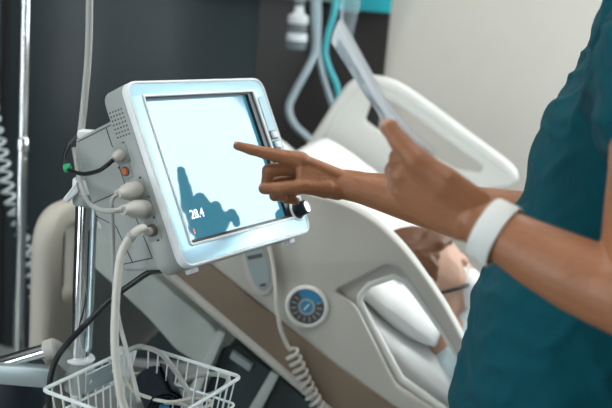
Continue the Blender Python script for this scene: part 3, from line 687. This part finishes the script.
# white face mask / cloth on the far cheek
mk = bmesh.new(); hull(mk, [(HM @ V((.080, .0, -.032)), (.036, .052, .040), HM.to_3x3()), (HM @ V((.068, 0, -.085)), (.020, .034, .020), HM.to_3x3())])
world_part('face_mask', blend(mk, .003, 3), M_sheet, pt)
gw = bmesh.new()
hull(gw, [(neck + hx * .03 - V((0, 0, .055)), .058), (chest + wx * .15, .088), (chest - wx * .15, .088)])
hull(gw, [(chest + wx * .14, .10), (chest - wx * .14, .10), (hip + wx * .10, .105), (hip - wx * .10, .105)])
for sg in (-1, 1): limb(gw, [chest + wx * sg * .16, chest + wx * sg * .215 + hx * .13 - V((0, 0, .06))], [.068, .058])
world_part('gown', blend(gw, .006, 3, .5, lambda c: .010 * noise.noise(c * 14) + .005 * noise.noise(c * 40)), M_gown, pt)
# blanket over the legs
bl = bmesh.new(); nu, nv = 60, 46; G = []
for i in range(nu + 1):
    row = []
    for j in range(nv + 1):
        u = .47 + .87 * i / nu; v = .035 + .83 * j / nv; vv = (v - .45)
        base = surf(u)
        hump = .20 * math.exp(-(vv / .20) ** 4) if u > .62 else .17 * math.exp(-(vv / .24) ** 4)
        z = base + .018 + hump * min(1, (u - .47) / .12 + .3) + .014 * noise.noise(V((u * 9, v * 9, 0))) + .007 * noise.noise(V((u * 30, v * 22, 3)))
        row.append(bl.verts.new(B(u, v, z)))
    G.append(row)
for i in range(nu):
    for j in range(nv): bl.faces.new((G[i][j], G[i + 1][j], G[i + 1][j + 1], G[i][j + 1]))
ex = bmesh.ops.extrude_face_region(bl, geom=bl.faces[:]); bmesh.ops.translate(bl, vec=(0, 0, -.010), verts=[g for g in ex['geom'] if isinstance(g, bmesh.types.BMVert)])
tag(obj('blanket', bl, M_sheet, ang=80), 'creased white blanket drawn up over the patient in the bed', 'blanket')

# ================================================================== BEDSIDE GAS OUTLET ITEMS ON THE HEADWALL
Yh = 3.05
hm = thing('humidifier_bottle', 'clear plastic humidifier bottle hanging from the headwall rail', 'bottle', at(296, 50, Yh))
b0 = at(296, 50, Yh); b1 = at(299, 6, Yh); L = (b1 - b0).length
obj('bottle_body', lathe(bmesh.new(), [(.026, 0), (.034, .006), (.035, .03), (.032, L * .55), (.030, L * .60)], n=24), M_clear, hm)
obj('bottle_label', lathe(bmesh.new(), [(.0355, .03), (.0358, .032), (.0345, L * .36), (.034, L * .37)], n=24), M_btn, hm)
obj('lid', lathe(bmesh.new(), [(.033, L * .60), (.035, L * .62), (.034, L * .78), (.018, L * .84), (.014, L)], n=24), M_rim, hm)
obj('flow_meter', lathe(bmesh.new(), [(.016, L), (.018, L + .01), (.018, L + .12), (.012, L + .13)], n=20), M_clear, hm)
tag(obj('oxygen_tube', tb([at(314, -12, Yh), at(315, 20, Yh), at(315, 50, Yh), at(308, 68, Yh - .03), at(295, 92, Yh - .06), at(289, 108, Yh - .08), at(294, 124, Yh - .1), at(310, 140, Yh - .12), at(324, 156, Yh - .14)], .0125, 12, 8), M_tube),
    'grey-blue tube bowing left as it hangs beside the humidifier bottle', 'tube')
tag(obj('suction_tube', tb([at(318, -12, Yh + .03), at(319, 20, Yh + .03), at(318, 50, Yh + .03), at(322, 72, Yh), at(329, 95, Yh), at(337, 118, Yh - .02), at(345, 140, Yh - .04)], .0095, 12, 8), M_tube),
    'grey-blue tube hanging straight then running right behind the far bed rail', 'tube')
tag(obj('infusion_line', tb([at(336, -12, Yh - .1), at(334, 12, Yh - .1), at(328, 34, Yh - .1), at(325, 52, Yh - .1), at(329, 68, Yh - .1), at(336, 84, Yh - .1), at(338, 98, Yh - .1), at(333, 112, Yh - .1), at(330, 130, Yh - .1)], .0105, 12, 8), M_tubet),
    'turquoise tube hanging in waves in front of the dark headwall', 'tube')
ib = thing('infusion_bag', 'blurred clear fluid bag hanging right of the turquoise tube', 'bag', at(345, 48, Yh - .05))
q0 = at(344, 50, Yh - .05); q1 = at(347, -30, Yh - .05); L = (q1 - q0).length
obj('pouch', blend(hull(bmesh.new(), [(V((0, 0, .02)), (.020, .012, .02)), (V((.004, 0, L * .5)), (.030, .018, .04)), (V((.008, 0, L)), (.030, .012, .03))]), .004, 2), M_clear, ib)
obj('outlet_port', lathe(bmesh.new(), [(.006, -.03), (.007, -.028), (.007, .005)], n=12), M_tube, ib)

# ================================================================== NURSE
ns = thing('nurse', 'person in teal scrubs pointing at the screen and holding a printed card', 'person', (.42, 1.12, 0))
arms = bmesh.new()
# --- right arm and pointing hand (far side)
def PR(px, py, Y): return at(px, py, Y)
wr_ = PR(343, 184, 1.372)
imcp, ipip, idip, itip = PR(301, 160.5, 1.348), PR(267, 153.5, 1.341), PR(250, 149.3, 1.337), PR(237.5, 145.8, 1.335)
finger(arms, [imcp, ipip, idip, itip], [.0138, .0100, .0086, .0068])
hull(arms, [(ipip, .0104)])
mmcp = PR(299, 168, 1.362)
finger(arms, [mmcp, PR(268.5, 170.5, 1.350), PR(266.5, 184, 1.350), PR(277, 192, 1.362)], [.0122, .0104, .0092, .0078])
rmcp = PR(302, 178, 1.378)
finger(arms, [rmcp, PR(274, 183.5, 1.366), PR(274.5, 196, 1.362), PR(283, 197, 1.374)], [.0116, .0098, .0086, .0074])
pmcp = PR(308, 187, 1.390)
finger(arms, [pmcp, PR(288, 192, 1.390), PR(286, 199, 1.388), PR(296, 201, 1.392)], [.0104, .0088, .0078, .0066])
wA, wB = PR(341, 179, 1.372), PR(341, 190, 1.374)
hull(arms, [(wA, .0150), (wB, .0150), (imcp, .0112), (mmcp, .0112), (rmcp, .011), (pmcp, .0105)])
tcmc, tmcp, tip_, ttip = PR(326, 188, 1.355), PR(303, 186, 1.335), PR(280, 188.5, 1.326), PR(264.5, 188.3, 1.328)
finger(arms, [tcmc, tmcp, tip_, ttip], [.0165, .0124, .0106, .0095])
hull(arms, [(tcmc, .014), (tmcp, .010), (imcp, .0095), (wA, .012)])
hull(arms, [(PR(338, 190, 1.365), .016), (tcmc, .015), (pmcp, .0105)])
ra = [PR(341, 184.5, 1.373), PR(360, 187.5, 1.37), PR(385, 193, 1.362), PR(415, 201, 1.35), PR(455, 211, 1.33), PR(500, 217, 1.31), PR(545, 222, 1.29)]
rs = [.0225, .0245, .0300, .0350, .0400, .0420, .0430]
limb(arms, ra, rs)
hull(arms, [(PR(345, 177, 1.373), .012), (PR(345, 192, 1.373), .012), (PR(360, 180, 1.37), .014), (PR(360, 193, 1.37), .014)])
shR = V((.455, 1.305, 1.315)); limb(arms, [ra[-1], shR], [.043, .055])
# --- left arm and hand holding the card (camera side)
lw = PR(484, 224, .905)
lm = [PR(413, 161, .925), PR(403, 174, .930), PR(403, 189, .935), PR(411, 202, .938)]
lp = [PR(399, 158, .960), PR(395, 171, .958), PR(397, 186, .958), PR(405, 199, .957)]
ld = [PR(403, 153, .982), PR(402, 167, .982), PR(405, 183, .980), PR(412, 196, .976)]
lt = [PR(410, 150, .995), PR(413, 166, .992), PR(416, 181, .988), PR(421, 194, .984)]
for k, (a, b, c, d) in enumerate(zip(lm, lp, ld, lt)):
    s = (1.04, 1.07, 1.02, .92)[k]; finger(arms, [a, b, c, d], [.0135 * s, .0108 * s, .0092 * s, .0075 * s]); hull(arms, [(b, .0112 * s)])
wT, wL = PR(474, 205, .905), PR(462, 226, .91)
hull(arms, [(wT, .018), (wL, .016)] + [(p, .0128) for p in lm])
ltc, ltm, lti, ltt = PR(444, 183, .905), PR(416, 160, .908), PR(400, 142, .916), PR(389.5, 127.5, .922)
finger(arms, [ltc, ltm, lti, ltt], [.0180, .0138, .0114, .0098])
hull(arms, [(ltc, .0175), (wT, .018), (ltm, .012), (lm[0], .012)])
la = [PR(478, 220, .905), PR(497, 231, .895), PR(520, 245, .88), PR(545, 259, .865), PR(575, 274, .845), PR(608, 288, .825), PR(643, 300, .80)]
lr = [.0250, .0265, .0300, .0340, .0370, .0390, .0410]
limb(arms, la, lr)
hull(arms, [(PR(485, 211, .905), .015), (PR(476, 233, .905), .015), (PR(499, 220, .895), .018), (PR(492, 243, .895), .018)])
shL = V((.362, .955, 1.300)); limb(arms, [la[-1], la[-1].lerp(shL, .5), shL], [.0425, .045, .055])
fine = blend(arms, .0019, 3, .5)
body = bmesh.new()
cen_ = V((.42, 1.13, 0))
pelv = V((.36, 1.12, .92)); chst = V((.40, 1.13, 1.20)); nk = V((.42, 1.13, 1.42))
for sg in (-1, 1):
    s_ = shL if sg < 0 else shR
    hull(body, [(V((.44, 1.13, 1.24)), .07), (s_, .042), (nk + V((.01, 0, -.02)), .045)]); 
    hp_ = pelv + V((.02, sg * .085, -.02)); kn_ = V((.36, 1.12 + sg * .10, .50)); an_ = V((.42, 1.12 + sg * .11, .09))
    limb(body, [hp_, kn_, an_], [.085, .058, .038]); hull(body, [(an_, .036), (an_ + V((-.14, 0, -.05)), .028), (an_ + V((.03, 0, -.05)), .032)])
    hull(body, [(hp_, .085), (pelv, .09)])
hull(body, [(chst + V((.01, .08, 0)), .075), (chst + V((.01, -.08, 0)), .075), (pelv + V((0, .07, .04)), .085), (pelv + V((0, -.07, .04)), .085)])
nh = V((.395, 1.13, 1.60)); NM = Matrix(((-.96, 0, -.25, nh.x), (0, -1, 0, nh.y), (-.25, 0, .96, nh.z), (0, 0, 0, 1)))
merge(body, head(NM, .98))
coarse = blend(body, .006, 3, .5)
merge(fine, coarse)
person = world_part('body', fine, M_skin, ns, 80)
# nails
def nail(p, d, nrm, w, l):
    d = d.normalized(); n_ = (nrm - d * nrm.dot(d)).normalized(); s_ = d.cross(n_)
    M = Matrix(((d.x, s_.x, n_.x, p.x), (d.y, s_.y, n_.y, p.y), (d.z, s_.z, n_.z, p.z), (0, 0, 0, 1)))
    b = bmesh.new(); bmesh.ops.create_icosphere(b, subdivisions=3, radius=1)
    for v in b.verts: v.co = V((v.co.x * l, v.co.y * w, v.co.z * .0011 - (v.co.y ** 2) * w * .35))
    bmesh.ops.transform(b, matrix=M, verts=b.verts); world_part('fingernail', b, M_nail, ns, 80)
nn = V((.1, -.45, .85)).normalized()
nail(itip + nn * .0050, itip - idip, nn, .0042, .0058)
n2 = V((-.1, -.6, .75)).normalized(); nail(ttip + n2 * .0074, ttip - tip_, n2, .0060, .0072)
n3 = V((-.35, -.85, .35)).normalized(); nail(ltt + n3 * .0078, ltt - lti, n3, .0062, .0075)
# wristband on the left forearm
ax_ = (la[2] - la[0]).normalized(); wc = PR(494, 232, .897)
side_ = ax_.cross(V((0, -1, 0))).normalized(); dep = side_.cross(ax_).normalized()
wb = bmesh.new(); n = 48; rings = []
for s_, off_ in ((-.0125, .0), (-.0125, .0028), (-.010, .0036), (.010, .0036), (.0125, .0028), (.0125, .0)):
    rg = []
    for k in range(n):
        a = 2 * math.pi * k / n; rx = .0306 + off_; ry = .0288 + off_
        rg.append(wb.verts.new(wc + ax_ * s_ + side_ * math.cos(a) * (rx + s_ * .08) + dep * math.sin(a) * (ry + s_ * .08)))
    rings.append(rg)
for i in range(6):
    A, B_ = rings[i], rings[(i + 1) % 6]
    for k in range(n): wb.faces.new((A[k], A[(k + 1) % n], B_[(k + 1) % n], B_[k]))
world_part('wristband', wb, M_band, ns)
# scrub top: stacked sections following the silhouette, plus sleeves
top = bmesh.new(); secs = []
for z, xf, xb, hy, yc in ((.74, .190, .50, .195, 1.12), (.84, .183, .50, .190, 1.12), (.90, .189, .50, .182, 1.12), (.96, .202, .50, .175, 1.12), (1.03, .230, .505, .170, 1.125), (1.10, .262, .515, .168, 1.13), (1.16, .270, .525, .172, 1.13), (1.22, .290, .53, .178, 1.13), (1.28, .325, .53, .178, 1.135), (1.34, .365, .525, .15, 1.135), (1.39, .395, .50, .10, 1.135), (1.425, .40, .47, .065, 1.135)):
    xf += .042 if z <= .9 else .034 if z < 1.0 else .026 if z < 1.2 else .018 if z < 1.3 else .012
    secs.append((z, (xf + xb) / 2, (xb - xf) / 2, hy, yc))
n = 56; rr = []
for z, cx, rx, ry, yc in secs:
    rg = []
    for k in range(n):
        a = 2 * math.pi * k / n; c_, s_ = math.cos(a), math.sin(a); e = .82
        rg.append(top.verts.new((cx + math.copysign(abs(c_) ** e, c_) * rx, yc + math.copysign(abs(s_) ** e, s_) * ry, z)))
    rr.append(rg)
for A, B_ in zip(rr, rr[1:]):
    for k in range(n): top.faces.new((A[k], A[(k + 1) % n], B_[(k + 1) % n], B_[k]))
top.faces.new(rr[0][::-1]); top.faces.new(rr[-1])
hull(top, [(shL, .070), (chst + V((.03, -.02, -.02)), .085)])
hull(top, [(shL, .068), (la[-1].lerp(shL, .78), .060), (chst + V((.03, -.03, .0)), .08)])
hull(top, [(shL, .068), (la[-1].lerp(shL, .78), .062)])
hull(top, [(shL, .068), (V((.42, 1.06, 1.33)), .08), (chst + V((.02, .0, .0)), .09)])
hull(top, [(shL + V((.02, .04, .01)), .068), (V((.44, 1.10, 1.33)), .09)])
hull(top, [(shR, .070), (ra[-1].lerp(shR, .62), .062)])
hull(top, [(shR, .07), (V((.44, 1.16, 1.33)), .09)])
def folds(c):
    d = .0045 * noise.noise(V((c.x * 9 + c.z * 5, c.y * 9, c.z * 6)))
    w = noise.noise(V((c.x * 7 + c.z * 11, c.y * 6, c.z * 4 - c.x * 9)) * 1.4)
    d += .0085 * (1 - abs(w) * 2.6 if abs(w) < .38 else 0) * (.4 + .6 * abs(noise.noise(c * 4)))
    w2 = noise.noise(V((c.x * 16 - c.z * 18, c.y * 12, c.z * 9 + c.x * 12)))
    d += .004 * (1 - abs(w2) * 3.3 if abs(w2) < .3 else 0)
    return d
world_part('scrub_top', blend(top, .0045, 4, .5, folds), M_scrub, ns, 80)
pn_ = bmesh.new()
for sg in (-1, 1):
    hp_ = pelv + V((.02, sg * .085, -.02)); kn_ = V((.36, 1.12 + sg * .10, .50)); an_ = V((.42, 1.12 + sg * .11, .12))
    limb(pn_, [hp_, kn_, an_], [.102, .080, .062])
    hull(pn_, [(hp_, .1), (pelv, .105)])
world_part('scrub_trousers', blend(pn_, .008, 3, .5, lambda c: .008 * noise.noise(c * 9)), M_scrub, ns, 80)
for sg in (-1, 1):
    an_ = V((.42, 1.12 + sg * .11, .06)); sb = bmesh.new(); hull(sb, [(an_ + V((.02, 0, -.01)), .042), (an_ + V((-.06, 0, -.02)), .042), (an_ + V((-.16, 0, -.028)), .034)])
    bmesh.ops.bisect_plane(sb, geom=sb.verts[:] + sb.edges[:] + sb.faces[:], plane_co=(0, 0, .003), plane_no=(0, 0, -1), clear_outer=True)
    bmesh.ops.holes_fill(sb, edges=sb.edges[:]); world_part('shoe', sb, M_band, ns)
for sg in (-1, 1): world_part('eye', hull(bmesh.new(), [(NM @ V((.070, sg * .031, .008)), .0112)]), M_eye, ns)
world_part('hair', hairshape(NM, 1.03, False, .006), M_hair2, ns)

# ---- printed card in the left hand
cd = thing('printed_card', 'slim white-edged printed card held upright between thumb and fingers', 'card', PR(400, 140, .95))
rows_ = [((342, 19, .925), (335, 40, .985)), ((358, 47, .930), (350, 63, .985)), ((374, 76, .935), (366, 89, .985)), ((388, 101, .938), (381, 110, .985)), ((403, 119, .942), (391, 129, .985)), ((419, 136, .946), (404, 147, .985)), ((436, 151, .950), (421, 164, .985))]
def card(f0, f1, th, l0, l1, offn):
    b = bmesh.new(); E1 = spline([PR(*a) for a, _ in rows_], 6); E2 = spline([PR(*b_) for _, b_ in rows_], 6); n_ = len(E1)
    idx = [l0 + (l1 - l0) * k / 40 for k in range(41)]; L = []
    for t in idx:
        x = t * (n_ - 1); i = min(int(x), n_ - 2); f = x - i
        a_ = E1[i].lerp(E1[i + 1], f); b_ = E2[i].lerp(E2[i + 1], f); tn = (E1[i + 1] - E1[i]).normalized()
        wv = (b_ - a_).normalized(); nr = tn.cross(wv).normalized()
        if nr.x > 0: nr = -nr
        row = []
        for q_ in range(9):
            g_ = f0 + (f1 - f0) * q_ / 8; row.append(a_.lerp(b_, g_) + nr * (offn + .002 * math.sin(g_ * 3.1)))
        L.append([[b.verts.new(p) for p in row], [b.verts.new(p + nr * th) for p in row]])
    for i in range(40):
        for j in range(8):
            for s_ in (0, 1): b.faces.new((L[i][s_][j], L[i + 1][s_][j], L[i + 1][s_][j + 1], L[i][s_][j + 1]))
        for j in (0, 8): b.faces.new((L[i][0][j], L[i + 1][0][j], L[i + 1][1][j], L[i][1][j]))
    for i in (0, 40):
        for j in range(8): b.faces.new((L[i][0][j], L[i][0][j + 1], L[i][1][j + 1], L[i][1][j]))
    return b
world_part('sheet', card(0, 1, .0050, 0, 1, 0), M_paper, cd)
world_part('printed_face', card(.34, .92, .0006, .05, .66, .0049), M_print, cd)

# ================================================================== CAMERA and world
cam = bpy.data.cameras.new('camera'); co = bpy.data.objects.new('camera', cam); C.objects.link(co)
cam.sensor_width = 36; cam.lens = F / 612 * 36; cam.clip_start = .05
back = -_fw
co.matrix_world = Matrix(((CR.x, CU.x, back.x, 0), (CR.y, CU.y, back.y, 0), (CR.z, CU.z, back.z, EYE.z), (0, 0, 0, 1)))
cam.dof.use_dof = True; cam.dof.focus_distance = 1.32; cam.dof.aperture_fstop = 3.8
bpy.context.scene.camera = co
w = bpy.data.worlds.new('world'); bpy.context.scene.world = w; w.use_nodes = True
w.node_tree.nodes['Background'].inputs[0].default_value = (.6, .75, .9, 1); w.node_tree.nodes['Background'].inputs[1].default_value = .5
vs = bpy.context.scene.view_settings
vs.view_transform = 'Standard'; vs.look = 'None'; vs.exposure = .12; vs.gamma = 1; vs.use_curve_mapping = False
